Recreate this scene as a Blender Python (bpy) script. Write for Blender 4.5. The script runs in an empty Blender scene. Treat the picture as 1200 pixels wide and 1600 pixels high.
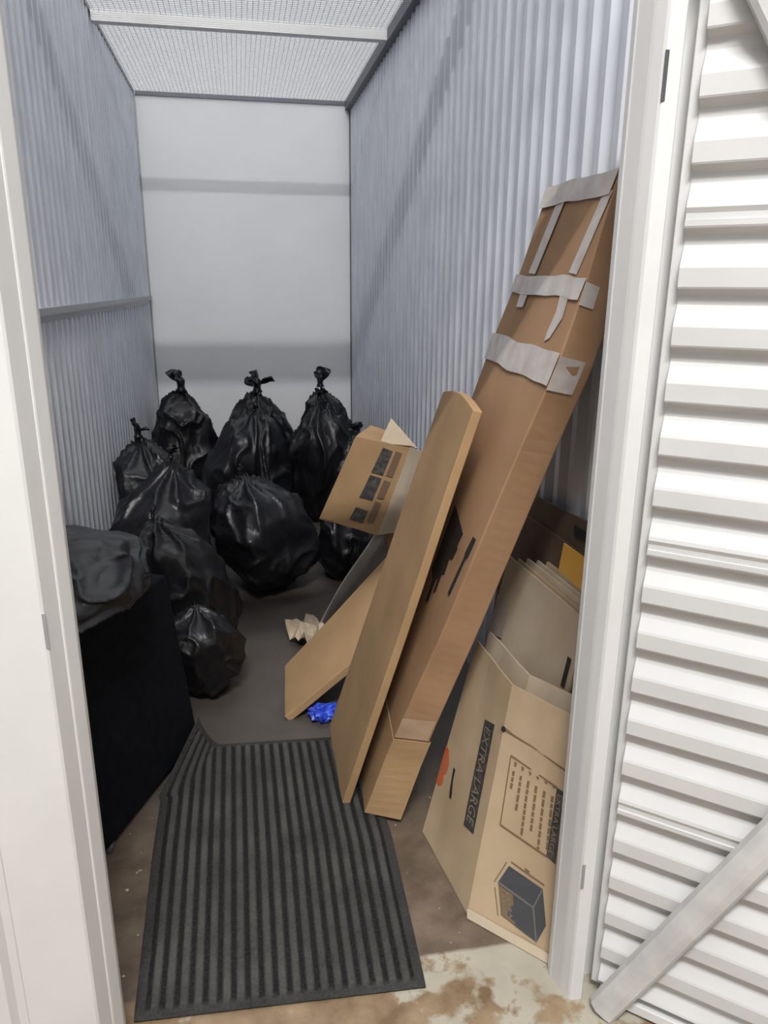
import bpy, bmesh, math, random
from mathutils import Vector, Matrix, noise, Euler
sc = bpy.context.scene
C = sc.collection
R = math.radians

# ------------------------------------------------------------------ camera
YAW, PITCH, ROLL, FPX = 0.1870, 0.2924, 0.0071, 1167.94
def make_camera():
    fwd = Vector((math.sin(YAW)*math.cos(PITCH), math.cos(YAW)*math.cos(PITCH), -math.sin(PITCH)))
    right = Vector((math.cos(YAW), -math.sin(YAW), 0)); up = right.cross(fwd)
    r2 = math.cos(ROLL)*right + math.sin(ROLL)*up
    u2 = -math.sin(ROLL)*right + math.cos(ROLL)*up
    m = Matrix((r2, u2, -fwd)).transposed().to_4x4(); m.translation = Vector((0, 0, 1.5))
    cd = bpy.data.cameras.new('camera'); co = bpy.data.objects.new('camera', cd); C.objects.link(co)
    co.matrix_world = m
    cd.sensor_fit = 'HORIZONTAL'; cd.sensor_width = 36; cd.lens = FPX/1200*36; cd.clip_start = .02
    sc.camera = co
make_camera()

# ------------------------------------------------------------------ light
w = bpy.data.worlds.new('world'); sc.world = w; w.use_nodes = True
w.node_tree.nodes['Background'].inputs[0].default_value = (.93, .96, 1, 1)
w.node_tree.nodes['Background'].inputs[1].default_value = .5
def area_light(name, loc, sx, sy, power, col=(1, .97, .93), rot=(0, 0, 0)):
    l = bpy.data.lights.new(name, 'AREA'); l.shape = 'RECTANGLE'; l.size = sx; l.size_y = sy
    l.energy = power; l.color = col
    o = bpy.data.objects.new(name, l); o.location = loc; o.rotation_euler = rot; C.objects.link(o); return o
area_light('corridor_light', (-.15, -1.28, 4.78), 1.25, .12, 250, (1, .985, .96), rot=(R(18), 0, 0))
# unseen upward fill lights, added to brighten the building ceiling and the unit
area_light('corridor_ceiling_fill', (-.15, -1.6, 4.25), 3.0, .5, 150, (.97, .98, 1), rot=(R(180), 0, 0))
area_light('unit_ceiling_fill', (.1, 4.2, 3.7), 3.0, 2.5, 125, (.95, .97, 1), rot=(R(180), 0, 0))
sc.view_settings.view_transform = 'Standard'; sc.view_settings.look = 'None'
sc.view_settings.exposure = -0.10; sc.view_settings.gamma = 1; sc.view_settings.use_curve_mapping = False

# ------------------------------------------------------------------ materials
def mat(name, col, rough=.6, metal=0, spec=.5):
    m = bpy.data.materials.new(name); m.use_nodes = True
    b = m.node_tree.nodes['Principled BSDF']
    b.inputs['Base Color'].default_value = (*col, 1); b.inputs['Roughness'].default_value = rough
    b.inputs['Metallic'].default_value = metal; b.inputs['Specular IOR Level'].default_value = spec
    return m
def N(m, t, **k):
    n = m.node_tree.nodes.new(t)
    for a, v in k.items():
        if a in n.inputs: n.inputs[a].default_value = v
        else: setattr(n, a, v)
    return n
def L(m, a, b): m.node_tree.links.new(a, b)
def bsdf(m): return m.node_tree.nodes['Principled BSDF']
def coords(m, scale=(1, 1, 1)):
    tc = N(m, 'ShaderNodeTexCoord'); mp = N(m, 'ShaderNodeMapping'); mp.inputs['Scale'].default_value = scale
    L(m, tc.outputs['Object'], mp.inputs[0]); return mp.outputs[0]
def noisy(m, c1, c2, scale=8, detail=5, sc3=(1, 1, 1), bump=0, bscale=60, bdist=.002, lo=.35, hi=.65):
    v = coords(m, sc3)
    n = N(m, 'ShaderNodeTexNoise', Scale=scale, Detail=detail); L(m, v, n.inputs['Vector'])
    r = N(m, 'ShaderNodeValToRGB'); r.color_ramp.elements[0].position = lo; r.color_ramp.elements[1].position = hi
    r.color_ramp.elements[0].color = (*c1, 1); r.color_ramp.elements[1].color = (*c2, 1)
    L(m, n.outputs['Fac'], r.inputs[0]); L(m, r.outputs[0], bsdf(m).inputs['Base Color'])
    if bump:
        n2 = N(m, 'ShaderNodeTexNoise', Scale=bscale, Detail=4.0); L(m, v, n2.inputs['Vector'])
        bp = N(m, 'ShaderNodeBump', Strength=bump, Distance=bdist); L(m, n2.outputs['Fac'], bp.inputs['Height'])
        L(m, bp.outputs[0], bsdf(m).inputs['Normal'])
    return m
M = {}
M['white'] = noisy(mat('white_paint', (.8, .8, .8), .42), (.77, .765, .75), (.83, .83, .82), 3, bump=.05)
M['wallboard'] = noisy(mat('white_wallboard', (.7, .7, .7), .7), (.88, .88, .88), (.91, .91, .915), 2.5, bump=.1, bscale=30)
M['jamb'] = noisy(mat('white_steel', (.8, .8, .79), .35), (.60, .597, .59), (.64, .638, .63), 4)
M['door'] = noisy(mat('white_door_sheet', (.8, .8, .8), .38), (.54, .54, .535), (.58, .58, .575), 5)
M['brace'] = noisy(mat('grey_brace', (.5, .5, .5), .45), (.47, .465, .46), (.58, .575, .56), 14)
M['galv'] = noisy(mat('galvanised_sheet', (.5, .52, .57), .40, .38), (.62, .645, .70), (.73, .755, .815), 9, sc3=(1, 1, .5), bump=.06, bscale=25)
M['steel_dark'] = mat('dark_steel', (.16, .17, .19), .5, .5)
M['steel_grey'] = mat('grey_steel', (.38, .39, .41), .45, .5)
M['wire'] = mat('wire', (.8, .8, .81), .5, .1)
M['slot'] = mat('slot_metal', (.10, .10, .11), .4, .4)
M['ceil'] = mat('building_ceiling', (.93, .93, .94), .8)
def cardboard(name, c1, c2, b=.25):
    m = noisy(mat(name, c1, .82, 0, .25), c1, c2, 5, 4, bump=b, bscale=22, bdist=.004); return m
M['card_tall'] = cardboard('brown_cardboard', (.32, .19, .105), (.38, .23, .13))
M['card_tan'] = cardboard('tan_cardboard', (.34, .215, .11), (.40, .26, .135))
M['card_print'] = cardboard('pale_kraft_cardboard', (.42, .31, .195), (.49, .37, .245))
M['card_pale'] = cardboard('pale_cardboard', (.45, .36, .26), (.55, .46, .35))
M['card_red'] = cardboard('reddish_cardboard', (.28, .15, .075), (.36, .20, .10))
M['card_shaded'] = cardboard('shaded_brown_cardboard', (.10, .07, .05), (.15, .105, .075))  # brown cardboard with the shade by the wall put into its colour
M['ink'] = mat('black_ink', (.02, .02, .022), .6)
M['ink_soft'] = noisy(mat('worn_black_ink', (.05, .05, .05), .7), (.03, .03, .032), (.10, .085, .07), 60, lo=.4, hi=.7)
M['ink_shade'] = mat('print_and_shade', (.028, .020, .016), .8, 0, .2)  # print and the shade between the cartons in one dark colour
M['ink_grey'] = mat('kraft_lettering', (.24, .20, .155), .7)
M['ink_edge'] = mat('grey_ink', (.16, .15, .14), .7)
M['ink_brown'] = mat('brown_ink', (.19, .125, .065), .7)
M['ink_slate'] = mat('slate_ink', (.06, .062, .07), .65)
M['orange'] = noisy(mat('orange_ink', (.6, .12, .04), .6), (.55, .10, .035), (.42, .16, .08), 30)
M['tape'] = noisy(mat('packing_tape', (.55, .5, .47), .28), (.46, .40, .36), (.60, .56, .53), 18, bump=.3, bscale=40)
M['tape_dull'] = noisy(mat('dull_tape', (.4, .3, .22), .35), (.36, .24, .155), (.44, .31, .21), 14)
M['faded'] = mat('faded_brown_ink', (.16, .10, .06), .8)
M['yellow'] = mat('yellow_paper', (.75, .42, .08), .6)
M['blue'] = noisy(mat('blue_wrapper', (.02, .06, .6), .25), (.01, .03, .35), (.06, .14, .8), 25)
M['mailer'] = noisy(mat('grey_paper', (.4, .37, .33), .5), (.40, .36, .32), (.52, .47, .42), 9)
M['matte_black'] = noisy(mat('matte_black', (.004, .005, .008), .8, 0, .12), (.003, .004, .006), (.006, .007, .011), 30)

def plastic():
    m = mat('black_bin_liner', (.0055, .0055, .007), .3, 0, .42)
    v = coords(m)
    n1 = N(m, 'ShaderNodeTexNoise', Scale=5.0, Detail=4.0, Roughness=.6, Distortion=.8); L(m, v, n1.inputs['Vector'])
    vo = N(m, 'ShaderNodeTexVoronoi', Scale=7.0); vo.feature = 'DISTANCE_TO_EDGE'
    mx = N(m, 'ShaderNodeMixRGB', Fac=.18); L(m, v, mx.inputs[1]); L(m, n1.outputs['Color'], mx.inputs[2])
    L(m, mx.outputs[0], vo.inputs['Vector'])
    n2 = N(m, 'ShaderNodeTexNoise', Scale=16.0, Detail=3.0, Distortion=1.5); L(m, v, n2.inputs['Vector'])
    b1 = N(m, 'ShaderNodeBump', Strength=.18, Distance=.03); L(m, vo.outputs['Distance'], b1.inputs['Height'])
    b2 = N(m, 'ShaderNodeBump', Strength=.12, Distance=.01); L(m, n2.outputs['Fac'], b2.inputs['Height'])
    L(m, b1.outputs[0], b2.inputs['Normal']); L(m, b2.outputs[0], bsdf(m).inputs['Normal'])
    r = N(m, 'ShaderNodeMapRange'); r.inputs['To Min'].default_value = .26; r.inputs['To Max'].default_value = .5
    L(m, n1.outputs['Fac'], r.inputs['Value']); L(m, r.outputs[0], bsdf(m).inputs['Roughness'])
    return m
M['bag'] = plastic()

def mat_carpet():
    m = mat('charcoal_ribbed_carpet', (.03, .03, .03), .95, 0, .15)
    v = coords(m)
    n = N(m, 'ShaderNodeTexNoise', Scale=150.0, Detail=4.0); L(m, v, n.inputs['Vector'])
    n2 = N(m, 'ShaderNodeTexNoise', Scale=7.0, Detail=3.0); L(m, v, n2.inputs['Vector'])
    at = N(m, 'ShaderNodeAttribute'); at.attribute_name = 'rib'
    a = N(m, 'ShaderNodeMath', operation='MULTIPLY'); L(m, at.outputs['Fac'], a.inputs[0]); L(m, n2.outputs['Fac'], a.inputs[1])
    b0 = N(m, 'ShaderNodeMath', operation='MULTIPLY_ADD'); L(m, n.outputs['Fac'], b0.inputs[0]); b0.inputs[1].default_value = .55; L(m, a.outputs[0], b0.inputs[2])
    r = N(m, 'ShaderNodeValToRGB'); e = r.color_ramp.elements
    e[0].position = .22; e[0].color = (.010, .010, .0105, 1); e[1].position = .98; e[1].color = (.075, .073, .068, 1)
    L(m, b0.outputs[0], r.inputs[0]); L(m, r.outputs[0], bsdf(m).inputs['Base Color'])
    b = N(m, 'ShaderNodeBump', Strength=.8, Distance=.003); L(m, n.outputs['Fac'], b.inputs['Height']); L(m, b.outputs[0], bsdf(m).inputs['Normal'])
    return m
M['carpet'] = mat_carpet()

def floor_mat():
    m = mat('worn_floor', (.2, .15, .1), .6)
    tc = N(m, 'ShaderNodeTexCoord'); v = tc.outputs['Object']
    sep = N(m, 'ShaderNodeSeparateXYZ'); L(m, v, sep.inputs[0])
    def noise_(scale, det=6, rough=.6, dist=0.):
        n = N(m, 'ShaderNodeTexNoise', Scale=scale, Detail=float(det), Roughness=rough, Distortion=dist); L(m, v, n.inputs['Vector']); return n.outputs['Fac']
    def ramp(src, p0, c0, p1, c1):
        r = N(m, 'ShaderNodeValToRGB'); e = r.color_ramp.elements
        e[0].position = p0; e[0].color = (*c0, 1); e[1].position = p1; e[1].color = (*c1, 1); L(m, src, r.inputs[0]); return r.outputs[0]
    def mix(f, a, b):
        x = N(m, 'ShaderNodeMixRGB'); L(m, f, x.inputs[0]); L(m, a, x.inputs[1]); L(m, b, x.inputs[2]); return x.outputs[0]
    def math_(op, a, b):
        x = N(m, 'ShaderNodeMath', operation=op)
        for i, q in enumerate((a, b)):
            if isinstance(q, (int, float)): x.inputs[i].default_value = q
            else: L(m, q, x.inputs[i])
        return x.outputs[0]
    brown = ramp(noise_(9, 7), .35, (.085, .060, .042), .68, (.18, .135, .095))
    inner = ramp(noise_(5, 5), .35, (.062, .052, .044), .7, (.085, .073, .062))
    # paint over the doorway strip, chipped
    paint = ramp(noise_(7, 5), .3, (.32, .29, .225), .7, (.42, .39, .315))
    ochre = ramp(noise_(11, 6), .35, (.15, .095, .05), .65, (.28, .20, .12))
    specks = ramp(noise_(38, 3, .5), .70, (0, 0, 0), .73, (1, 1, 1))
    brown = mix(specks, brown, ramp(noise_(3), 0, (.5, .48, .43), 1, (.6, .58, .52)))
    # edges: inner starts past the mat; the painted strip ends at the threshold joint
    jy = math_('MULTIPLY', noise_(4, 4), .03)
    f_in = ramp(math_('ADD', sep.outputs['Y'], math_('MULTIPLY', noise_(3, 3), .25)), 0, (0, 0, 0), 1, (1, 1, 1))
    yy = math_('ADD', sep.outputs['Y'], jy)
    sm = N(m, 'ShaderNodeMapRange'); sm.inputs['From Min'].default_value = 1.80; sm.inputs['From Max'].default_value = 2.15; L(m, yy, sm.inputs['Value'])
    base = mix(sm.outputs[0], brown, inner)
    th = N(m, 'ShaderNodeMapRange'); th.inputs['From Min'].default_value = 1.355; th.inputs['From Max'].default_value = 1.345; L(m, yy, th.inputs['Value'])
    # chips: more bare ochre floor left and near, more paint right
    bias = math_('ADD', math_('MULTIPLY', sep.outputs['X'], .32), math_('MULTIPLY', sep.outputs['Y'], .55))
    chip = ramp(math_('ADD', noise_(9, 8, .6, .1), bias), .0, (0, 0, 0), 1, (1, 1, 1))
    cr = N(m, 'ShaderNodeMapRange'); cr.inputs['From Min'].default_value = 1.27; cr.inputs['From Max'].default_value = 1.33
    L(m, math_('ADD', noise_(8, 6, .55, .1), bias), cr.inputs['Value'])
    strip = mix(cr.outputs[0], ochre, paint)
    spots = ramp(noise_(14, 5, .6, .3), .60, (0, 0, 0), .68, (1, 1, 1))
    strip = mix(spots, strip, ochre)
    L(m, mix(th.outputs[0], base, strip), bsdf(m).inputs['Base Color'])
    bp = N(m, 'ShaderNodeBump', Strength=.3, Distance=.004); L(m, noise_(30, 6), bp.inputs['Height']); L(m, bp.outputs[0], bsdf(m).inputs['Normal'])
    bsdf(m).inputs['Roughness'].default_value = .5
    return m
M['floor'] = floor_mat()

# ------------------------------------------------------------------ mesh helpers
def tag(o, label=None, cat=None, group=None, kind=None):
    for k, v in (('label', label), ('category', cat), ('group', group), ('kind', kind)):
        if v: o[k] = v
    return o
def mesh_obj(name, verts, faces, m, parent=None, smooth=False):
    me = bpy.data.meshes.new(name); me.from_pydata([tuple(v) for v in verts], [], faces); me.update()
    bm = bmesh.new(); bm.from_mesh(me); bmesh.ops.recalc_face_normals(bm, faces=bm.faces); bm.to_mesh(me); bm.free()
    o = bpy.data.objects.new(name, me); C.objects.link(o); me.materials.append(M[m] if isinstance(m, str) else m)
    if smooth:
        for p in me.polygons: p.use_smooth = True
    if parent: o.parent = parent
    return o
def root(name, loc, label, cat, group=None):
    o = bpy.data.objects.new(name, None); o.empty_display_size = .05; o.location = loc; C.objects.link(o)
    return tag(o, label, cat, group)
def child_local(o, parent):
    if parent.parent: o.parent = parent; return o
    """verts were written in world metres: keep them there under a moved parent"""
    o.parent = parent; o.matrix_parent_inverse = Matrix.Translation(parent.location).inverted(); return o
class MB:
    def __init__(s): s.v = []; s.f = []
    def box(s, x0, x1, y0, y1, z0, z1):
        n = len(s.v)
        s.v += [(x0,y0,z0),(x1,y0,z0),(x1,y1,z0),(x0,y1,z0),(x0,y0,z1),(x1,y0,z1),(x1,y1,z1),(x0,y1,z1)]
        s.f += [tuple(n+i for i in q) for q in ((0,3,2,1),(4,5,6,7),(0,1,5,4),(1,2,6,5),(2,3,7,6),(3,0,4,7))]
    def prism(s, poly, z0, z1):
        n = len(s.v); k = len(poly)
        s.v += [(x, y, z0) for x, y in poly] + [(x, y, z1) for x, y in poly]
        s.f += [tuple(n+i for i in range(k))[::-1], tuple(n+k+i for i in range(k))]
        s.f += [(n+i, n+(i+1) % k, n+k+(i+1) % k, n+k+i) for i in range(k)]
    def hexa(s, pts):   # 8 points, bottom ring then top ring
        n = len(s.v); s.v += [tuple(p) for p in pts]
        s.f += [tuple(n+i for i in q) for q in ((0,3,2,1),(4,5,6,7),(0,1,5,4),(1,2,6,5),(2,3,7,6),(3,0,4,7))]
    def build(s, name, m, parent=None, smooth=False): return mesh_obj(name, s.v, s.f, m, parent, smooth)
def bevel(o, wd=.003, seg=2):
    b = o.modifiers.new('bevel', 'BEVEL'); b.width = wd; b.segments = seg; b.limit_method = 'ANGLE'; return o

def bil(Q, u, v):
    a, b, c, d = Q
    return a*(1-u)*(1-v) + b*u*(1-v) + c*u*v + d*(1-u)*v
class Sheet:
    """a slightly warped board: corners 00,10,11,01 and a thickness behind its face"""
    def __init__(s, Q, th, warp=0, seed=0, hint=None):
        s.Q = [Vector(q) for q in Q]; s.th = th; s.warp = warp; s.seed = seed
        n = (s.Q[1]-s.Q[0]).cross(s.Q[3]-s.Q[0]).normalized()
        if hint and n.dot(Vector(hint)) < 0: n = -n
        s.n = n
    def P(s, u, v, off=0):
        p = bil(s.Q, u, v)
        wob = noise.noise(Vector((u*1.7+s.seed, v*1.7, s.seed*.37)))*s.warp if s.warp else 0
        return p + s.n*(wob+off)
    def build(s, name, m, parent=None, nu=8, nv=8, edge=None):
        V = []; F = []
        for k in (0, 1):
            for j in range(nv+1):
                for i in range(nu+1):
                    u, v = i/nu, j/nv
                    if edge: u, v = edge(u, v)
                    V.append(s.P(u, v, -s.th*k))
        a = lambda i, j, k: k*(nu+1)*(nv+1)+j*(nu+1)+i
        for j in range(nv):
            for i in range(nu):
                F.append((a(i,j,0), a(i+1,j,0), a(i+1,j+1,0), a(i,j+1,0))); F.append((a(i,j,1), a(i,j+1,1), a(i+1,j+1,1), a(i+1,j,1)))
        for i in range(nu):
            F.append((a(i,0,0), a(i,0,1), a(i+1,0,1), a(i+1,0,0))); F.append((a(i,nv,0), a(i+1,nv,0), a(i+1,nv,1), a(i,nv,1)))
        for j in range(nv):
            F.append((a(0,j,0), a(0,j+1,0), a(0,j+1,1), a(0,j,1))); F.append((a(nu,j,0), a(nu,j,1), a(nu,j+1,1), a(nu,j+1,0)))
        return mesh_obj(name, V, F, m, parent)
    def decal(s, name, polys, m, parent=None, off=.0012, th=.0006):
        """flat print or tape: polygons in (u,v), each a thin slab on the face"""
        V = []; F = []
        for poly in polys:
            n = len(V); k = len(poly)
            V += [s.P(u, v, off) for u, v in poly]+[s.P(u, v, off-th) for u, v in poly]
            F += [tuple(range(n, n+k)), tuple(range(n+k, n+2*k))[::-1]]
            F += [(n+i, n+k+i, n+k+(i+1) % k, n+(i+1) % k) for i in range(k)]
        return mesh_obj(name, V, F, m, parent)
    def strip(s, u0, u1, v0, v1, n=10):   # subdivided rectangle, follows the warp
        out = []
        for i in range(n):
            a, b = u0+(u1-u0)*i/n, u0+(u1-u0)*(i+1)/n
            out.append([(a, v0), (b, v0), (b, v1), (a, v1)])
        return out
    def text(s, name, body, O, U, W, m, parent=None, off=.0016):
        """lettering: O = lower left corner of the line in (u,v), U = (u,v) of the writing direction over the whole line, W = up"""
        cu = bpy.data.curves.new('t', 'FONT'); cu.body = body; cu.resolution_u = 2
        to = bpy.data.objects.new('t', cu); C.objects.link(to)
        dg = bpy.context.evaluated_depsgraph_get(); me = bpy.data.meshes.new_from_object(to.evaluated_get(dg))
        bpy.data.objects.remove(to)
        xs = [q.co.x for q in me.vertices]; ys = [q.co.y for q in me.vertices]
        x0, x1, y0, y1 = min(xs), max(xs), min(ys), max(ys)
        for q in me.vertices:
            a = (q.co.x-x0)/(x1-x0); b = (q.co.y-y0)/(y1-y0)
            q.co = s.P(O[0]+U[0]*a+W[0]*b, O[1]+U[1]*a+W[1]*b, off)
        me.name = name; me.materials.append(M[m]); o = bpy.data.objects.new(name, me); C.objects.link(o)
        if parent: o.parent = parent
        return o
def tube(name, pts, r, m, parent=None, seg=8, closed=False):
    V = []; F = []
    for i, p in enumerate(pts):
        p = Vector(p); d = (Vector(pts[min(i+1, len(pts)-1)])-Vector(pts[max(i-1, 0)])).normalized()
        a = d.cross(Vector((0, 0, 1))); a = a.normalized() if a.length > .01 else Vector((1, 0, 0)); b = d.cross(a)
        for k in range(seg): t = 2*math.pi*k/seg; V.append(p+(a*math.cos(t)+b*math.sin(t))*r)
    for i in range(len(pts)-1):
        for k in range(seg): F.append((i*seg+k, i*seg+(k+1) % seg, (i+1)*seg+(k+1) % seg, (i+1)*seg+k))
    F += [tuple(range(seg))[::-1], tuple(range((len(pts)-1)*seg, len(pts)*seg))]
    return mesh_obj(name, V, F, m, parent, True)

# ------------------------------------------------------------------ the unit
XL, XR, YF, YB, H = -.654, .870, 1.232, 6.071, 2.797
PITCH_RIB = .0923
def struct(o): o['kind'] = 'structure'; return o
b = MB(); b.box(-4, 5, -3, 7.2, -.1, 0); struct(b.build('floor', 'floor'))
b = MB(); b.box(-6, 7, -5, 10, 5.0, 5.1); struct(b.build('ceiling', 'ceil'))
b = MB(); b.box(-3.8, 4.8, -2.35, -2.25, 0, 2.9); struct(b.build('wall_corridor', 'white'))
b = MB(); b.box(XL-.03, XR+.03, YB, YB+.03, 0, H); struct(b.build('wall_back', 'wallboard'))

def corrugated(name, x, sgn, y0, y1, z0, z1, m):
    """vertical box ribs: sgn = direction from the sheet into the unit"""
    V = []; F = []; prof = []
    p = PITCH_RIB; d = .021; y = y0
    while y < y1-1e-6:
        for dy, dx in ((0, 0), (.20*p, 0), (.42*p, d), (.72*p, d), (.94*p, 0)):
            if y+dy <= y1: prof.append((y+dy, x+sgn*(dx-d)))
        y += p
    prof.append((y1, x-sgn*d))
    n = len(prof)
    for off in (0, -sgn*.0012):
        for z in (z0, z1):
            V += [(px+off, py, z) for py, px in prof]
    for i in range(n-1):
        F.append((i, i+1, n+i+1, n+i)); F.append((2*n+i, 3*n+i, 3*n+i+1, 2*n+i+1))
        F.append((i, 2*n+i, 2*n+i+1, i+1)); F.append((n+i, n+i+1, 3*n+i+1, 3*n+i))
    return struct(mesh_obj(name, V, F, m))
corrugated('wall_left', XL, 1, YF+.02, YB, 0, H, 'galv')
corrugated('wall_right', XR, -1, YF+.02, YB, 0, H, 'galv')
b = MB(); b.box(XL-.004, XL+.022, YF+.04, YB-.06, 1.400, 1.425); b.box(XL-.004, XL+.004, YF+.04, YB-.06, 1.375, 1.400)
struct(b.build('trim_1', 'steel_grey'))
b = MB(); b.box(XR-.035, XR+.02, YF+.02, YB, H-.055, H+.01); b.box(XR-.006, XR, YB-.03, YB, 0, H)
struct(b.build('trim_2', 'steel_dark'))
b = MB(); b.box(XL, XR-.035, YB-.012, YB, H-.022, H+.004); struct(b.build('trim_3', 'steel_dark'))
b = MB(); b.box(XL-.02, XL+.004, YF+.02, YB, H-.01, H+.01); b.box(XL, XL+.008, YB-.02, YB, 0, H); struct(b.build('trim_4', 'steel_grey'))
# roof beams under the netting
b = MB(); b.box(XL+.004, XR-.036, 4.415, 4.47, 2.748, 2.796); struct(b.build('trim_5', 'white'))
b = MB(); b.box(XL+.004, XR-.036, 2.50, 2.66, 2.715, 2.795); struct(b.build('trim_6', 'white'))
# wire netting over the unit
b = MB(); r_ = .0011; g = .0265
x = XL+.02
while x < XR-.04: b.box(x-r_, x+r_, YF+.05, YB-.01, 2.7975, 2.7975+2*r_); x += g
y = YF+.06
while y < YB-.01: b.box(XL+.01, XR-.03, y-r_, y+r_, 2.7997, 2.7997+2*r_); y += g
net = tag(b.build('wire_netting', 'wire'), 'white wire netting stretched over the top of the unit', 'netting')

# front frame
FT = 2.28
rp = [(.6246,1.232),(.6262,1.2285),(.6330,1.1960),(.6350,1.1900),(.6420,1.1730),(.6455,1.1685),(.650,1.1665),(.670,1.1650),(.6735,1.168),(.6735,1.215),(.69,1.215),(.69,1.245),(.6246,1.245)]
b = MB(); b.prism(rp, 0, FT); struct(b.build('trim_7', 'jamb'))
lp = [(-.2967,1.232),(-.2975,1.2290),(-.3085,1.2050),(-.3105,1.2030),(-.3120,1.2028),(-.3260,1.1680),(-.3300,1.1650),(-.4455,1.1635),(-.449,1.168),(-.449,1.215),(-.46,1.215),(-.46,1.245),(-.2967,1.245)]
b = MB(); b.prism(lp[::-1], 0, FT); struct(b.build('trim_8', 'jamb'))
b = MB(); b.box(-.2967, .6246, 1.17, 1.245, 2.10, FT); struct(b.build('trim_9', 'jamb'))
b = MB(); b.box(.69, 2.6, 1.222, 1.238, 0, FT); struct(b.build('wall_front_right', 'white'))
b = MB(); b.prism([(-.4495,1.184),(-.470,1.184),(-.480,1.170),(-.56,1.170),(-.565,1.176),(-.58,1.176),(-.584,1.170),(-2.4,1.170),(-2.4,1.24),(-.4495,1.24)][::-1], 0, FT)
struct(b.build('wall_front_left', 'jamb'))
def slot(name, x, y, z0, z1, nx, label):
    b = MB()
    if nx: b.box(x-.0008, x+.0006, y-.004, y+.004, z0, z1)
    else: b.box(x-.0035, x+.0035, y-.0006, y+.001, z0, z1)
    return tag(bevel(b.build(name, 'slot' if z0 > 1.5 else 'steel_grey'), .0005, 1), label, 'strike plate')
slot('strike_plate', .6470, 1.1672, 1.772, 1.842, False, 'small dark metal strike plate high in the right white door post')
slot('strike_plate', .6470, 1.1672, .300, .362, False, 'small pale grey slot plate low in the right white door post')
slot('strike_plate', -.3275, 1.1660, .940, 1.002, False, 'small grey slot plate in the left white door post')

# ------------------------------------------------------------------ open door, folded back to the right
def swing_door():
    O = Vector((.700, 1.150, 0)); D = Vector((.756, -.654, 0)).normalized(); Nn = Vector((-D.y, D.x, 0))*-1   # faces camera/left
    if Nn.dot(Vector((0, 0, 0))-O) < 0: Nn = -Nn
    W = .90; z0, z1 = .03, 2.08
    r = root('corrugated_door', (O.x, O.y, 0), 'open white door of horizontally ribbed sheet metal, swung back to the right', 'door')
    P = lambda s, z, n: O+D*s+Nn*n+Vector((0, 0, z))
    prof = []; d = .017; p = .0921
    z = 1.859-.0921*20
    k = 0
    zz = 1.859
    while zz > z0: zz -= p
    while zz < z1:
        # going up: dark underside, flat face, bright sloping top, recess
        seq = [(0, 0), (.003, .2*d), (.010, d*.92), (.013, d), (.042, d), (.047, d*.9), (.070, d*.15), (.077, 0)]
        lap = abs(((zz-1.581+.5*p) % (6*p))-.5*p) < .3*p
        if lap: seq = [(0, 0), (.003, .2*d), (.010, d*.92), (.013, d), (.022, d), (.0225, d*.80), (.032, d*.80), (.040, d), (.047, d*.9), (.070, d*.15), (.077, 0)]
        for dz, n in seq:
            if z0 <= zz+dz <= z1: prof.append((zz+dz, n-d-.004))
        zz += p
    V = []; F = []; n = len(prof)
    for off in (0, -.0012):
        for s in (-.004, W): V += [P(s, z, q+off) for z, q in prof]
    for i in range(n-1):
        F.append((i, i+1, n+i+1, n+i)); F.append((2*n+i, 3*n+i, 3*n+i+1, 2*n+i+1))
        F.append((i, 2*n+i, 2*n+i+1, i+1)); F.append((n+i, n+i+1, 3*n+i+1, 3*n+i))
    child_local(mesh_obj('ribbed_sheet', V, F, 'door'), r)
    def bar(s0, s1, za, zb, n0, n1, name, m='jamb'):
        b = MB(); b.hexa([P(s0,za,n0),P(s1,za,n0),P(s1,za,n1),P(s0,za,n1),P(s0,zb,n0),P(s1,zb,n0),P(s1,zb,n1),P(s0,zb,n1)])
        return child_local(bevel(b.build(name, m), .002, 2), r)
    bar(-.022, .006, z0, z1, -.034, -.0235, 'hinge_stile')
    bar(W-.03, W, z0, z1, -.024, .02, 'lock_stile')
    bar(.0, W, z1-.04, z1, -.024, .012, 'top_rail'); bar(.0, W, z0-.02, z0+.004, -.034, -.006, 'bottom_rail')
    def brace(a, bb, wd, n1, name):   # rounded channel between (s,z) points
        A = Vector((a[0], a[1])); B = Vector((bb[0], bb[1])); t = (B-A).normalized(); q = Vector((-t.y, t.x))
        prf = [(-.5, -.001), (-.46, .6), (-.34, .93), (-.1, 1), (.22, .92), (.42, .55), (.5, .0)]
        V = []; F = []
        for e in (A, B):
            for w_, h_ in prf: c = e+q*(w_*wd); V.append(P(c.x, c.y, .012+h_*n1))
        k = len(prf)
        for i in range(k-1): F.append((i, i+1, k+i+1, k+i))
        F.append((k-1, 0, k, 2*k-1)); F.append(tuple(range(k))); F.append(tuple(range(k, 2*k)))
        return child_local(mesh_obj(name, V, F, 'brace', smooth=False), r)
    tg = (.574+.069)/(.256+.02); u = math.hypot(1, tg)
    wd = .062
    # left edge passes (-.02,-.069) and (.256,.574)
    cx = .5*wd*tg/u
    brace((cx-.012, .012), ((2.04-.02)/tg+cx+.04, 2.02), wd, .026, 'brace')
    brace((.008, 2.03), (.438, 2.03-.43*1.72), .07, .016, 'brace')
    return r
swing_door()

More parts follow.
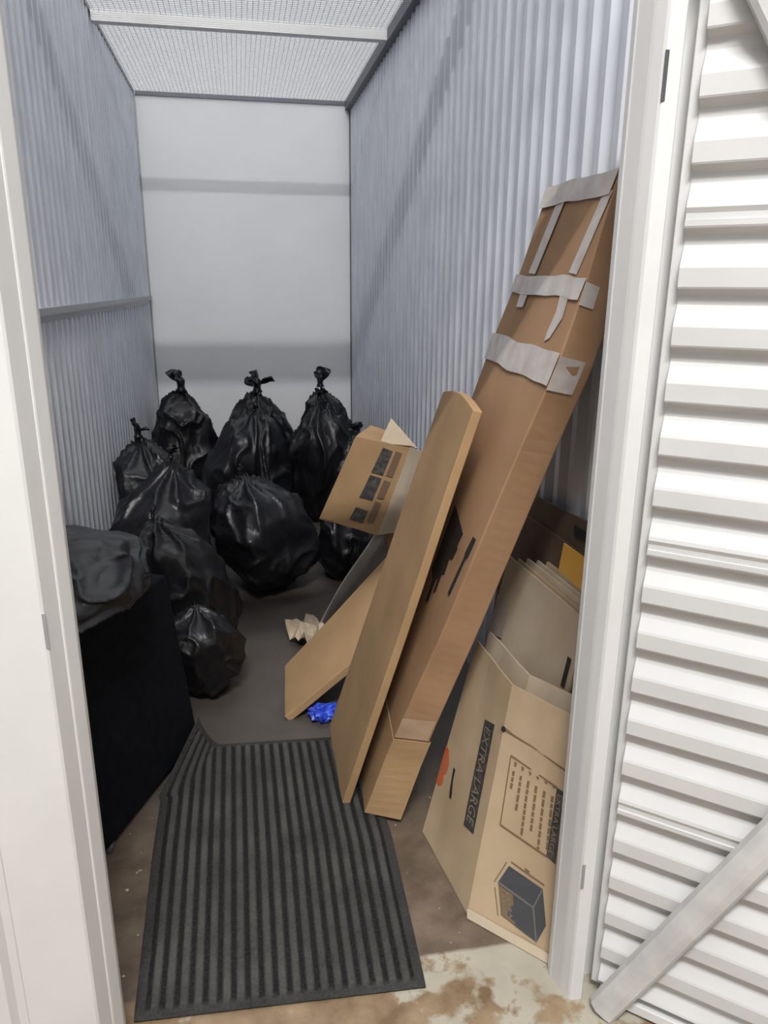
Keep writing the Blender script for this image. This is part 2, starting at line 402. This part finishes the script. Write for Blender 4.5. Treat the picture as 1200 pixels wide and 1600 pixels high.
# ------------------------------------------------------------------ ribbed mat
def ribbed_mat():
    nu, nv = 260, 70
    V = []; RIB = []
    def edgeL(v):
        y = 1.28+v*1.0
        if v < .5: return Vector((-.289-.013*v/.5, y))
        return Vector((-.302, y))
    def boxline(y): return -.425+(y-1.79)*(.225/.53)
    for j in range(nv+1):
        v = j/nv
        for i in range(nu+1):
            u = i/nu
            x0 = -.289-.013*min(1, v/.5); x1 = .339+.017*min(1, v/.48)-.012*max(0, (v-.5)/.5)
            y = (1.28-.03*u)+v*(1.0-.01*u)
            x = x0+(x1-x0)*u; z = 0
            lim = boxline(y)+.028       # the far left corner is pushed up against the black box
            if lim > x0:
                over = lim-x0
                if x < lim+.06:
                    t = (x-x0)/(lim+.06-x0)     # 0 at the edge
                    z = over*.95*(1-t)**1.5; x = lim+.06*t**1.2-.01*(1-t)
            e = min(u*.63, (1-u)*.63, v*1.0, (1-v)*1.0)
            hgt = .0035; rb = .55 if e < .020 else 0
            if e < .006: hgt = .001+e*.4
            elif e > .026:
                rb = max(0, min(1, .5+1.1*math.cos(2*math.pi*(u*.63-.026)/.0305+math.pi))); hgt += .0055*rb
            elif e > .020: hgt -= .001
            hgt += .0012*noise.noise(Vector((x*90, y*90, 3)))
            V.append((x, y, z+hgt)); RIB.append(rb)
    n = (nu+1)*(nv+1); F = []
    a = lambda i, j: j*(nu+1)+i
    for j in range(nv):
        for i in range(nu): F.append((a(i,j), a(i+1,j), a(i+1,j+1), a(i,j+1)))
    o = mesh_obj('ribbed_mat', V, F, 'carpet')
    at = o.data.attributes.new('rib', 'FLOAT', 'POINT'); at.data.foreach_set('value', RIB)
    s = o.modifiers.new('s', 'SOLIDIFY'); s.thickness = .003; s.offset = -1
    o.location.z = .003
    return tag(o, 'charcoal ribbed floor mat lying just inside the doorway', 'mat')
ribbed_mat()

# ------------------------------------------------------------------ tall taped carton leaning on the right wall
def tall_carton():
    B = Vector((.300,1.836,.014)); Bf = Vector((.335,2.200,.014)); P1 = Vector((.765,1.889,1.738)); T = Vector((.750,1.488,1.727))
    r = root('tall_carton', (.37, 1.95, 0), 'long taped brown carton leaning high against the right corrugated wall', 'carton')
    q = Sheet([B, Bf, P1, T], .01, hint=(-1, 0, 0))
    uL = [(0,0),(.12,.02),(.2,.0),(.37,-.085),(.55,-.125),(.67,-.15),(.78,-.20),(.86,-.155),(.93,-.07),(1,0)]
    uR = [(0,1),(.3,1.08),(.6,1.12),(.7,1.12),(.79,1.085),(.88,1.0),(1,1)]
    def lerp(T_, v):
        for (a, x), (b_, y) in zip(T_, T_[1:]):
            if v <= b_: return x+(y-x)*(v-a)/(b_-a)
        return T_[-1][1]
    Sb = Vector((.092,-.046,0)); St = Vector((.093,.055,-.028))
    NV = 60; V = []; F = []
    for j in range(NV+1):
        v = j/NV; A = q.P(lerp(uL, v), v); Z = q.P(lerp(uR, v), v); S = Sb.lerp(St, v)
        if v < .165: S = S*1.0
        wob = .0015*noise.noise(Vector((v*4, 0, 0)))
        ring = [A+q.n*wob, A.lerp(Z, .33)+q.n*(wob+.002), A.lerp(Z, .66)+q.n*(wob-.001), Z, Z+S, A.lerp(Z, .5)+S, A+S]
        V += ring
    k = 7
    for j in range(NV):
        for i in range(k): F.append((j*k+i, j*k+(i+1) % k, (j+1)*k+(i+1) % k, (j+1)*k+i))
    F += [tuple(range(k)), tuple(range(NV*k, NV*k+k))]
    body = child_local(bevel(mesh_obj('carton_body', V, F, 'card_tall'), .004, 2), r)
    # lower sleeve: the end flaps folded over the bottom sixth
    V = []; F = []; ln = 10
    for j in range(ln+1):
        v = .002+.16*j/ln; A = q.P(lerp(uL, v)-.005, v, .003); Z = q.P(lerp(uR, v), v, .003); S = Sb.lerp(St, v)
        t = .003*S.normalized().cross(Vector((0,0,1))).normalized()
        o_ = Vector((-.001,-.004,0))
        V += [Z, A+o_, A+S*1.03+o_, A+S*1.03-o_]
    for j in range(ln):
        for i in range(3): F.append((j*4+i, j*4+i+1, j*4+4+i+1, j*4+4+i))
    fl = mesh_obj('end_flap', V, F, 'card_tan'); s = fl.modifiers.new('s', 'SOLIDIFY'); s.thickness = .003
    child_local(fl, r)
    def dec(name, polys, m, off=.004): return child_local(q.decal(name, polys, m, off=off, th=.001), r)
    def ribbon(v0, v1, n=14, ov=0): 
        out = []
        vm = (v0+v1)/2; a, b_ = lerp(uL, vm)+.0, lerp(uR, vm)-.0
        for i in range(n):
            p0, p1 = a+(b_-a)*i/n, a+(b_-a)*(i+1)/n
            j0 = .004*noise.noise(Vector((p0*4, v0*30, 0))); j1 = .004*noise.noise(Vector((p1*4, v0*30, 0)))
            out.append([(p0, v0+j0), (p1, v0+j1), (p1, v1+j1), (p0, v1+j0)])
        return out
    dec('tape_strip', [[(.60,.976),(.72,.976),(.785,.883),(.658,.882)]], 'tape')
    dec('tape_strip', [[(-.03,.976),(.07,.976),(.122,.885),(.009,.883)]], 'tape')
    dec('tape_strip', ribbon(.855, .880), 'tape', .0052)
    dec('tape_strip', [[(.66,.856),(.80,.856),(.79,.836),(.665,.837)]], 'tape', .0046)
    dec('tape_strip', [[(-.005,.857),(.115,.857),(.08,.838),(.098,.815),(.09,.801),(.03,.806),(-.035,.831)]], 'tape', .0046)
    dec('tape_strip', ribbon(.752, .792), 'tape', .005)
    dec('tape_strip', ribbon(.972, .9995), 'tape', .006)
    # tape carried round onto the narrow side
    def side(v0, v1, f, name='tape_strip', m='tape', off=.003):
        V = []
        for v, ff in ((v0, 0), (v0, f), (v1, f), (v1, 0)):
            A = q.P(lerp(uL, v), v, .002); S = Sb.lerp(St, v); nn = S.cross(T-B).normalized()
            if nn.y > 0: nn = -nn
            V.append(A+S*ff+nn*off)
        V += [x+Vector((0, .0008, 0)) for x in V]
        return child_local(mesh_obj(name, V, [(0,1,2,3),(7,6,5,4),(0,4,5,1),(1,5,6,2),(2,6,7,3),(3,7,4,0)], m), r)
    side(.850, .876, .42); side(.748, .790, .75); side(.165, .205, .95, 'tape_strip', 'tape_dull')
    # cap of tape over the top end
    # printed arrow near the ridge; lettering and gap shade painted as one patch
    dec('printed_arrow', [[(.010,.528),(-.05,.528),(-.03,.495),(.04,.498)], [(.02,.505),(-.01,.503),(.03,.428),(.07,.430)]], 'ink', .0035)
    dec('print_shade_block', [[(.60,.535),(.30,.520),(.22,.515),(.24,.494),(.215,.490),(.235,.470),(.30,.466),(.285,.440),(.34,.436),(.335,.405),(.375,.400),(.385,.425),(.43,.420),(.425,.378),(.475,.372),(.50,.41),(.60,.42)]], 'ink_shade', .0035)
    return r
tall_carton()

# ------------------------------------------------------------------ flat board carton standing against it
def flat_boards():
    sh = Sheet([(.236,1.886,.014),(.243,2.300,.014),(.565,2.095,1.206),(.530,1.678,1.218)], .024, .010, 3, hint=(-1, 0, .3))
    def edge(u, v):
        if v > .97: v = .97+(v-.97)*(1-.0) + (.016*math.sin(math.pi*u)+.006 if v > .999 else 0)
        return u, v
    o = sh.build('flat_carton', 'card_tan', nu=10, nv=40, edge=edge); bevel(o, .003, 2)
    tag(o, 'long narrow flat tan carton standing upright against the tall taped carton', 'carton')
    # low board leaning to the right behind it
    sh2 = Sheet([(.093,2.392,.012),(.116,2.772,.012),(.548,2.780,.470),(.500,2.400,.330)], .028, .008, 8, hint=(-.6, 0, .8))
    o = bevel(sh2.build('low_flat_carton', 'card_tan', nu=10, nv=14), .003, 2)
    tag(o, 'tan flat carton tipped low over the floor behind the long narrow one', 'carton')
    # greyish sheet behind the low board
    sh3 = Sheet([(.25,3.04,.012),(.44,3.20,.012),(.70,3.02,.520),(.525,2.93,.548)], .006, .02, 5, hint=(-1, -.4, .3))
    r = root('crumpled_grey_sheet', (.3, 3.05, 0), 'greyish crumpled cardboard sheet wedged behind the low tipped carton', 'cardboard')
    child_local(sh3.build('sheet', 'mailer', nu=8, nv=12), r)
    child_local(sh3.decal('printed_mark', [[(.22,.70),(.36,.70),(.38,.82),(.24,.82)]], 'ink_soft', off=.004), r)
    # torn pale scraps
    def scrap(name, loc, rx, ry, rz, seed, m, label, cat):
        V = []; F = []; n = 8
        for j in range(n+1):
            for i in range(n+1):
                x = (i/n-.5)*rx; y = (j/n-.5)*ry
                z = rz*(.4+noise.noise(Vector((i*.45+seed, j*.45, seed))))+.012
                V.append((x+.012*noise.noise(Vector((j*.8, seed, 1))), y+.012*noise.noise(Vector((i*.8, seed, 2))), max(.004, z)))
        for j in range(n):
            for i in range(n): F.append((j*(n+1)+i, j*(n+1)+i+1, (j+1)*(n+1)+i+1, (j+1)*(n+1)+i))
        o = mesh_obj(name, V, F, m); s = o.modifiers.new('s', 'SOLIDIFY'); s.thickness = .003
        o.location = loc; o.rotation_euler = (0, 0, .5); return tag(o, label, cat)
    scrap('torn_cardboard', (.24,2.99,.0), .15, .18, .10, 2, 'card_pale', 'small pale torn cardboard scrap on the floor behind the low tipped carton', 'cardboard')
    # blue wrapper
    me = bmesh.new(); bmesh.ops.create_icosphere(me, subdivisions=4, radius=1)
    for v in me.verts:
        n_ = noise.noise(v.co*2.2)*.5+noise.noise(v.co*5)*.3; v.co = Vector((v.co.x*.048, v.co.y*.04, v.co.z*.026))*(1+n_)
    md = bpy.data.meshes.new('blue_wrapper'); me.to_mesh(md); me.free(); md.materials.append(M['blue'])
    o = bpy.data.objects.new('blue_wrapper', md); o.location = (.235, 2.37, .030); C.objects.link(o)
    tag(o, 'crumpled shiny blue wrapper on the floor under the tan cartons', 'wrapper')
flat_boards()

# ------------------------------------------------------------------ open carton with black bars, tipped on the pile
def barred_carton():
    r = root('open_carton', (.55, 3.0, .5), 'tilted open carton printed with black bars beside the black bags', 'carton')
    BL, TL, TR, BR = Vector((.283,2.92,.588)), Vector((.432,2.90,.930)), Vector((.650,2.88,.880)), Vector((.523,2.90,.515))
    f = Sheet([BL, BR, TR, TL], .005, .006, 1, hint=(-.3, -1, .2))
    child_local(f.build('front_panel', 'card_tan', nu=8, nv=8), r)
    child_local(f.decal('black_bar', [[(.50,.66),(.71,.655),(.72,.93),(.53,.95)]], 'ink_soft', off=.005), r)
    child_local(f.decal('black_bar', [[(.47,.36),(.70,.36),(.71,.62),(.50,.63)]], 'ink_soft', off=.005), r)
    child_local(f.decal('black_bar', [[(.46,.09),(.69,.085),(.70,.235),(.48,.245)]], 'ink_soft', off=.005), r)
    child_local(f.decal('faded_bar', [[(.76,.66),(.88,.655),(.89,.93),(.77,.94)], [(.75,.40),(.87,.40),(.88,.60),(.76,.61)], [(.74,.12),(.86,.115),(.87,.35),(.75,.36)]], 'faded', off=.005), r)
    back = Vector((.20, .24, -.04))
    s = Sheet([BR, BR+Vector((.13,.03,-.01)), TR+Vector((.095,.04,-.035)), TR], .005, .012, 4, hint=(1, -1, .2))
    child_local(s.build('side_panel', 'card_pale', nu=8, nv=8), r)
    t = Sheet([TL, TR, TR+Vector((.06,.22,-.02)), TL+Vector((.10,.24,-.0))], .005, .01, 6, hint=(0, 0, 1))
    child_local(t.build('top_panel', 'card_tan'), r)
    bt = Sheet([BL, BR, BR+back, BL+back], .005, .01, 7, hint=(0, 0, -1)); child_local(bt.build('bottom_panel', 'card_tan'), r)
    fp = Sheet([TR+Vector((-.115,.055,.012)), TR+Vector((.005,.03,.005)), TR+Vector((.045,.06,-.015)), TR+Vector((-.055,.12,.105))], .005, .006, 9, hint=(0, -1, .3))
    child_local(fp.build('raised_flap', 'card_pale'), r)
    inn = Sheet([BR+Vector((.06,.03,-.14)), BR+Vector((.18,.10,-.10)), BR+Vector((.17,.14,.16)), BR+Vector((.03,.05,.10))], .005, .01, 11, hint=(0, -1, 0))
    child_local(inn.build('lower_flap', 'card_red'), r)
barred_carton()

# ------------------------------------------------------------------ big printed moving carton, folded flat by the right post
def moving_carton():
    FL, C0 = Vector((.448,1.740,.003)), Vector((.489,1.431,.003)); TL, CT = Vector((.622,1.85,.539)), Vector((.609,1.53,.578))
    R0, RT = Vector((.640,1.268,.003)), Vector((.675,1.34,.604))
    r = root('printed_moving_carton', (.53, 1.5, 0), 'large half flattened printed moving carton in front of the right door post', 'carton')
    QL = Sheet([FL, C0, CT, TL], .005, .008, 2, hint=(-1, -.2, .2)); QR = Sheet([C0, R0, RT, CT], .005, 0, 0, hint=(-.6, -1, .2))
    # share the crease: pin the left sheet's warp there
    class PL(Sheet):
        def P(s, u, v, off=0): return bil(s.Q, u, v)+s.n*(off+s.warp*math.sin(math.pi*u)*noise.noise(Vector((u*2, v*2, s.seed))))
    QL = PL([FL, C0, CT, TL], .005, .008, 2, hint=(-1, -.2, .2)); QR = PL([C0, R0, RT, CT], .005, .006, 6, hint=(-.6, -1, .2))
    child_local(QL.build('left_panel', 'card_print', nu=12, nv=16), r)
    child_local(QR.build('right_panel', 'card_print', nu=12, nv=16), r)
    # second layer: the carton's rear walls
    o = Vector((.040,.012,.012))
    Q2 = PL([FL+o, C0+o, CT+o*1.2, TL+o*1.0+Vector((.0,0,.006))], .005, .012, 4, hint=(-1, -.2, .2)); child_local(Q2.build('rear_left_panel', 'card_pale'), r)
    Q3 = PL([C0+o, R0+Vector((.035,.03,0)), RT+o+Vector((0,0,.01)), CT+o*1.2], .005, .006, 4, hint=(-.6, -1, .2)); child_local(Q3.build('rear_right_panel', 'card_pale'), r)
    # folded bottom flap, slit and hand hole
    BFp = PL([C0+Vector((-.004,-.012,0)), R0+Vector((-.004,-.012,0)), R0+Vector((-.002,-.004,.02)), C0+Vector((-.002,-.004,.02))], .005, 0, 1, hint=(-.6, -1, .2))
    child_local(BFp.build('bottom_flap', 'card_pale'), r)
    child_local(QR.decal('flap_slit', [[(-.02,.818),(.04,.822),(.2,.812),(.46,.808),(.98,.786),(.98,.778),(.46,.802),(.2,.805),(.04,.806),(-.02,.808)]], 'ink_brown', off=.0015), r)
    child_local(QR.decal('slit_end', [[(-.03,.822),(.02,.824),(.05,.812),(.02,.800),(-.03,.802)]], 'ink', off=.002), r)
    child_local(QL.decal('hand_hole', [[(.245,.415),(.285,.415),(.30,.36),(.345,.315),(.355,.292),(.31,.288),(.285,.32),(.26,.37)]], 'ink', off=.0018), r)
    child_local(QL.decal('orange_logo', [[(.0,.452),(.075,.448),(.145,.40),(.135,.345),(.10,.33),(.12,.29),(.07,.262),(.0,.262)]], 'orange', off=.0018), r)
    bd = child_local(QL.decal('printed_band', [[(.607+.082*k/6,.752-.466*k/6),(.826+.041*k/6,.784-.478*k/6),(.826+.041*(k+1)/6,.784-.478*(k+1)/6),(.607+.082*(k+1)/6,.752-.466*(k+1)/6)] for k in range(6)], 'ink_soft', off=.0018), r)
    child_local(QL.text('band_lettering', 'EXTRA LARGE', (.655, .735), (.065, -.415), (.125, .010), 'ink_grey', off=.0030), bd)
    bd = child_local(QR.decal('printed_band', [[(.900,.700),(.995,.697),(.968,.400),(.850,.411)]], 'ink_soft', off=.0018), r)
    child_local(QR.text('band_lettering', 'EXTRA LARGE', (.915, .68), (-.045, -.25), (.06, .0), 'ink_grey', off=.0030), bd)
    # ruled text block
    def ln(a, b_, w_): 
        d = (b_[0]-a[0], b_[1]-a[1]); l = math.hypot(*d); n = (-d[1]/l*w_, d[0]/l*w_); return [(a[0]-n[0],a[1]-n[1]),(b_[0]-n[0],b_[1]-n[1]),(b_[0]+n[0],b_[1]+n[1]),(a[0]+n[0],a[1]+n[1])]
    A, B_, D_, E_ = (.193,.726), (.900,.700), (.850,.411), (.206,.431)
    child_local(QR.decal('print_frame', [ln(A,B_,.004), ln(B_,D_,.006), ln(D_,E_,.004), ln(E_,A,.008)], 'ink_brown', off=.0016), r)
    polys = []; rnd = random.Random(4)
    for k in range(6):
        u = .27+.115*k; top = .672-.003*k; lnn = [.065,.14,.20,.19,.235,.225][k]
        polys.append([(u-.012,.712-.003*k),(u+.03,.710-.003*k),(u+.022,.692),(u-.004,.693)])
        v = top
        while v > top-lnn:
            h_ = rnd.uniform(.016, .032); polys.append([(u-.014,v),(u+.020,v),(u+.017,v-h_),(u-.017,v-h_)]); v -= h_+.007
    child_local(QR.decal('print_lines', polys, 'ink_brown', off=.0016), r)
    # pictogram of a box
    top = [(.399,.287),(.845,.273),(.757,.177),(.299,.199)]; front = [(.299,.199),(.757,.177),(.837,.044),(.401,.075)]; sd = [(.757,.177),(.845,.273),(.924,.133),(.837,.044)]
    bp = child_local(QR.decal('box_picture', [top, front, sd], 'ink_slate', off=.0016), r)
    child_local(QR.decal('box_picture_edges', [ln((.299,.199),(.757,.177),.004), ln((.757,.177),(.845,.273),.006), ln((.757,.177),(.837,.044),.008)], 'ink_edge', off=.0024), bp)
    child_local(QR.decal('box_picture_label', [[(.31,.190),(.50,.182),(.575,.066),(.41,.078)]], 'ink_brown', off=.0026), bp)
    child_local(QR.text('box_picture_lettering', 'EXTRA\nLARGE', (.345, .182), (.085, -.092), (.115, -.004), 'ink_grey', off=.0034), bp)
    child_local(QR.decal('dimension_lines', [ln((.25,.19),(.365,.297),.004), ln((.42,.308),(.86,.292),.003), ln((.27,.17),(.365,.065),.004), [(.60,.315),(.66,.313),(.66,.298),(.60,.300)]], 'ink_brown', off=.0016), r)
moving_carton()

# ------------------------------------------------------------------ flattened cartons against the right wall
def flattened_cartons():
    cols = ['card_pale', 'card_print', 'card_pale', 'card_pale', 'card_print', 'card_pale']
    labs = ['frontmost flattened carton of the row by the right post, grey printed patch on it',
            'second flattened carton of the row by the right post, thin kraft edge',
            'third flattened carton of the row by the right post, palest top edge',
            'fourth flattened carton of the row by the right post, pale top edge',
            'fifth flattened carton of the row by the right post, just left of the yellow paper',
            ]
    for i in range(5):
        t = .012*i; dz = (.0, .004, .016, .022, .030)[i]; th = .007
        sh = Sheet([(.550+t,1.86,.006),(.640+t,1.48,.006),(.752+.0125*i,1.46-.004*i,.768+dz),(.741+.0145*i,1.950-.035*i,.747+dz+.004)], th, .002, i+20, hint=(-1, 0, .2))
        o = sh.build('flattened_carton', cols[i], nu=8, nv=8)
        if i == 0:
            r = root('flattened_carton', (.6, 1.67, 0), labs[0], 'carton', 'flattened cartons standing by the right wall')
            o.name = 'carton_sheet'; child_local(o, r)
            child_local(sh.decal('printed_patch', [[(.0,.85),(.18,.84),(.19,.72),(.06,.70),(.0,.72)]], 'mailer', off=.004), r)
            child_local(sh.decal('hand_slot', [[(.93,.86),(.965,.86),(.965,.76),(.93,.76)]], 'ink', off=.004), r)
        else:
            tag(o, labs[i], 'carton', 'flattened cartons standing by the right wall')
    # tall ones at the back, in the shade
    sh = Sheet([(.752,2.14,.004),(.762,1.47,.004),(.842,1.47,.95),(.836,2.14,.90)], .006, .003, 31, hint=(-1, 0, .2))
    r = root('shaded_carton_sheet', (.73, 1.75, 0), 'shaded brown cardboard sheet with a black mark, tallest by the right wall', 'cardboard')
    child_local(sh.build('sheet', 'card_shaded', nu=8, nv=8), r)
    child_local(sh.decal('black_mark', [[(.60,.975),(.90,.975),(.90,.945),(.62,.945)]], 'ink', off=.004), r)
    o = Sheet([(.722,2.16,.004),(.730,1.55,.004),(.826,1.60,.86),(.818,2.16,.84)], .005, .002, 37, hint=(-1, 0, .2)).build('narrow_carton_sheet', 'card_shaded')
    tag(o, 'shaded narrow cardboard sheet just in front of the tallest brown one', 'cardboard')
    o = Sheet([(.792,1.74,.70),(.793,1.48,.70),(.808,1.48,.868),(.806,1.73,.862)], .004, .001, 33, hint=(-1, 0, .2)).build('yellow_card', 'yellow')
    tag(o, 'yellow padded card tucked between the flattened cartons and the right wall', 'card')
    b = MB(); b.box(.740, .800, 1.300, 1.452, .0, .60); o = bevel(b.build('narrow_brown_carton', 'card_red'), .003)
    tag(o, 'narrow brown carton standing beside the right door post', 'carton')
flattened_cartons()

# ------------------------------------------------------------------ black box by the left post
def black_box():
    r = root('black_box', (-.45, 2.1, 0), 'tall matte black box behind the left door post, leaning to the wall', 'box')
    a = Vector((-.425,1.790,.0)); bb = Vector((-.205,2.320,.0)); d = (bb-a).normalized(); nrm = Vector((-d.y, d.x, 0))
    a = a-d*.08
    wd = .165; lean = Vector((-.062,0,0)); Hh = .60
    z0 = Vector((0,0,.016))
    base = [a+z0, bb+z0, bb+nrm*wd+z0, a+nrm*wd+z0]
    top = [p+lean+Vector((0,0,Hh)) for p in base]; top[0].z += .06; top[3].z += .06
    b = MB(); b.hexa(base+top); o = b.build('box_body', 'matte_black'); bevel(o, .012, 3); child_local(o, r)
    # shallow side panel seam and feet
    u = Vector((0,0,1)); f = lambda s, t, off: (a+(bb-a)*s)+z0+(lean+Vector((0,0,Hh)))*t-nrm*off
    for s_ in (.17, .95):
        p = f(s_, 0, -.02); b = MB(); b.box(p.x-.02, p.x+.02, p.y-.02, p.y+.02, .0, .02)
        child_local(bevel(b.build('foot', 'slot'), .004, 2), r)
    return r
black_box()

# ------------------------------------------------------------------ bin bags
def bag_mesh(seed, rx, ry, h, neck=(0, 0), facets=16, slump=0):
    rnd = random.Random(seed)
    bm = bmesh.new(); bmesh.ops.create_icosphere(bm, subdivisions=6, radius=1)
    pl = []
    for i in range(facets):
        z = rnd.uniform(-.9, .85); t = rnd.uniform(0, 2*math.pi); q = math.sqrt(1-z*z)
        pl.append((Vector((q*math.cos(t), q*math.sin(t), z)), rnd.uniform(.76, 1.0)))
    so = Vector((seed*3.1, seed*1.7, seed*.9))
    folds = rnd.randint(7, 10); ph = rnd.uniform(0, 6)
    for v in bm.verts:
        d = v.co.normalized()
        az = math.atan2(d.y, d.x); t = math.acos(max(-1, min(1, d.z)))/math.pi    # 0 top, 1 bottom
        # lumpy stuffed body
        rr = 1.02
        vals = [hh/max(.12, d.dot(n)) for n, hh in pl if d.dot(n) > .12]
        k = 26.0
        if vals: rr = -math.log(sum(math.exp(-k*x) for x in vals)+math.exp(-k*1.05))/k
        rr *= 1.015
        # ridged creases
        w1 = d*1.5+so+Vector((noise.noise(d*2+so), noise.noise(d*2-so), 0))*.5
        rg = 1-abs(noise.noise(w1*1.05))*2; rg = max(0, rg)**3
        w2 = Vector((d.x*2.6, d.y*2.6, d.z*1.6))+so*1.3
        rg2 = max(0, 1-abs(noise.noise(w2*1.5))*2.4)**3
        rr += (.10*rg*(.4+.6*min(1, t*3))) + .012*rg2 + .06*noise.noise(d*2.3+so)
        # folds run up to the gather
        g = math.exp(-(t/.30)**2)
        fo = abs(math.sin(az*folds*.5+ph+1.4*noise.noise(d*1.5+so)))
        rr *= 1-.11*g*(1-(1-fo)**2)
        sh = max(.02, math.hypot(d.x, d.y))**-.28
        x, y, z = d.x*rr*rx*sh, d.y*rr*ry*sh, d.z*rr
        zz = .5*h*(z+1)*.90
        if d.z < 0: zz = .5*h*.90*(1-abs(z)); zz = max(0, zz)
        # pull the top up into a gather
        g2 = math.exp(-(t/.10)**2)
        zz += h*.07*g2
        pull = 1-.6*math.exp(-(t/.09)**2)
        x *= pull; y *= pull
        hi = max(0, zz/h); x += neck[0]*hi**2; y += neck[1]*hi**2+slump*hi
        # weight: flatter under, wider low down
        lo = max(0, 1-zz/(.55*h)); x *= 1-.12*lo**3; y *= 1-.12*lo**3
        v.co = Vector((x, y, max(.004, zz)))
    return bm
def knot_mesh(seed, s):
    rnd = random.Random(seed*7+1); V = []; F = []
    for e in range(rnd.randint(3, 4)):
        az = rnd.uniform(0, 6.28)+e*1.9; ln = s*rnd.uniform(.6, 1.0); wd = s*rnd.uniform(.5, .8); tilt = rnd.uniform(.25, 1.0)
        dr = Vector((math.cos(az)*math.sin(tilt), math.sin(az)*math.sin(tilt), math.cos(tilt))); sd = dr.cross(Vector((math.sin(az*2), .3, .7))).normalized(); nn = dr.cross(sd)
        n0 = len(V); nu, nv = 8, 7
        for j in range(nv+1):
            for i in range(nu+1):
                a = i/nu-.5; b_ = j/nv
                wdt = wd*(.25+1.1*math.sin(min(1, b_*1.1)*math.pi*.62))*(1 if j < nv else .7)
                p = dr*ln*b_+sd*a*wdt+nn*(.16*s*math.sin(a*9+seed)*b_+.10*s*noise.noise(Vector((a*3, b_*3, seed+e))))
                p.z -= .25*s*b_*b_*math.sin(tilt)
                V.append(p)
        for j in range(nv):
            for i in range(nu): F.append((n0+j*(nu+1)+i, n0+j*(nu+1)+i+1, n0+(j+1)*(nu+1)+i+1, n0+(j+1)*(nu+1)+i))
    # the twisted stub
    n0 = len(V)
    for j in range(5):
        for k in range(10):
            t = 2*math.pi*k/10+j*.5; rr = s*(.26, .17, .20, .24, .05)[j]*(1+.25*math.sin(3*t)); V.append(Vector((rr*math.cos(t), rr*math.sin(t), s*(-.30+.17*j))))
    for j in range(4):
        for k in range(10): F.append((n0+j*10+k, n0+j*10+(k+1) % 10, n0+(j+1)*10+(k+1) % 10, n0+(j+1)*10+k))
    return V, F
def bag(seed, x, y, z, rx, ry, h, label, neck=(0, 0), ks=.09, rot=0, slump=0, facets=14, group='black bin bags piled at the back and left'):
    r = root('bin_bag', (x, y, z), label, 'bag', group)
    r.rotation_euler.z = rot
    bm = bag_mesh(seed, rx, ry, h, neck, facets, slump)
    me = bpy.data.meshes.new('bag_body'); 
    for f in bm.faces: f.smooth = True
    topv = max(bm.verts, key=lambda q: q.co.z).co.copy()
    bm.to_mesh(me); bm.free(); me.materials.append(M['bag'])
    o = bpy.data.objects.new('bag_body', me); C.objects.link(o); o.parent = r
    if ks:
        V, F = knot_mesh(seed, ks); k = mesh_obj('knotted_neck', V, F, 'bag', smooth=True); k.parent = r; k.location = topv+Vector((0, 0, ks*.12))
        s = k.modifiers.new('s', 'SUBSURF'); s.levels = s.render_levels = 1
        s = k.modifiers.new('t', 'SOLIDIFY'); s.thickness = .0012
    return r
bag(1, -.40, 5.50, 0, .24, .26, .82, 'black bin bag in the far left corner against the white back wall', ks=.15, neck=(-.02, 0))
bag(2, .12, 5.50, 0, .245, .27, .82, 'black bin bag with frilled knot in the middle against the back wall', ks=.16, neck=(-.02, 0))
bag(3, .625, 5.42, 0, .205, .25, .82, 'black bin bag in the far right corner of the unit', ks=.12, neck=(-.07, 0))
bag(4, -.40, 3.82, 0, .220, .24, .79, 'black bin bag by the left wall whose thin knot points up at the left', ks=.09, neck=(-.12, 0), facets=11)
bag(5, -.39, 3.31, 0, .24, .22, .78, 'wide black bin bag against the left wall, just behind the slumped one', ks=.06, neck=(.08, .03), facets=12)
bag(6, .00, 4.62, 0, .25, .26, .78, 'upright black bin bag in the middle row, behind the biggest front bag', ks=.05, neck=(.06, 0), facets=10)
bag(7, .105, 3.66, 0, .250, .27, .61, 'big rounded black bin bag standing alone on the floor at the centre front', ks=.04, neck=(-.12, -.02), facets=12)
bag(8, .46, 4.80, 0, .20, .24, .84, 'black bin bag right of the middle row, partly behind the barred carton', ks=.07, neck=(.02, 0))
bag(9, .66, 4.28, 0, .165, .20, .68, 'black bin bag beside the right wall behind the barred carton', ks=.07)
bag(10, .51, 3.78, 0, .15, .20, .43, 'small low black bin bag under the barred carton', ks=.04)
bag(11, -.245, 2.90, 0, .19, .165, .64, 'slumped creased black bin bag just beyond the black box', ks=.04, neck=(-.12, .02), facets=10)
bag(12, -.190, 2.63, 0, .145, .12, .37, 'low black bin bag on the floor against the far end of the black box', ks=0, neck=(-.02, 0), facets=12)
bag(13, -.46, 2.00, .672, .19, .33, .20, 'glossy black bin bag lying on top of the black box', ks=0, neck=(-.05, -.05), facets=9)
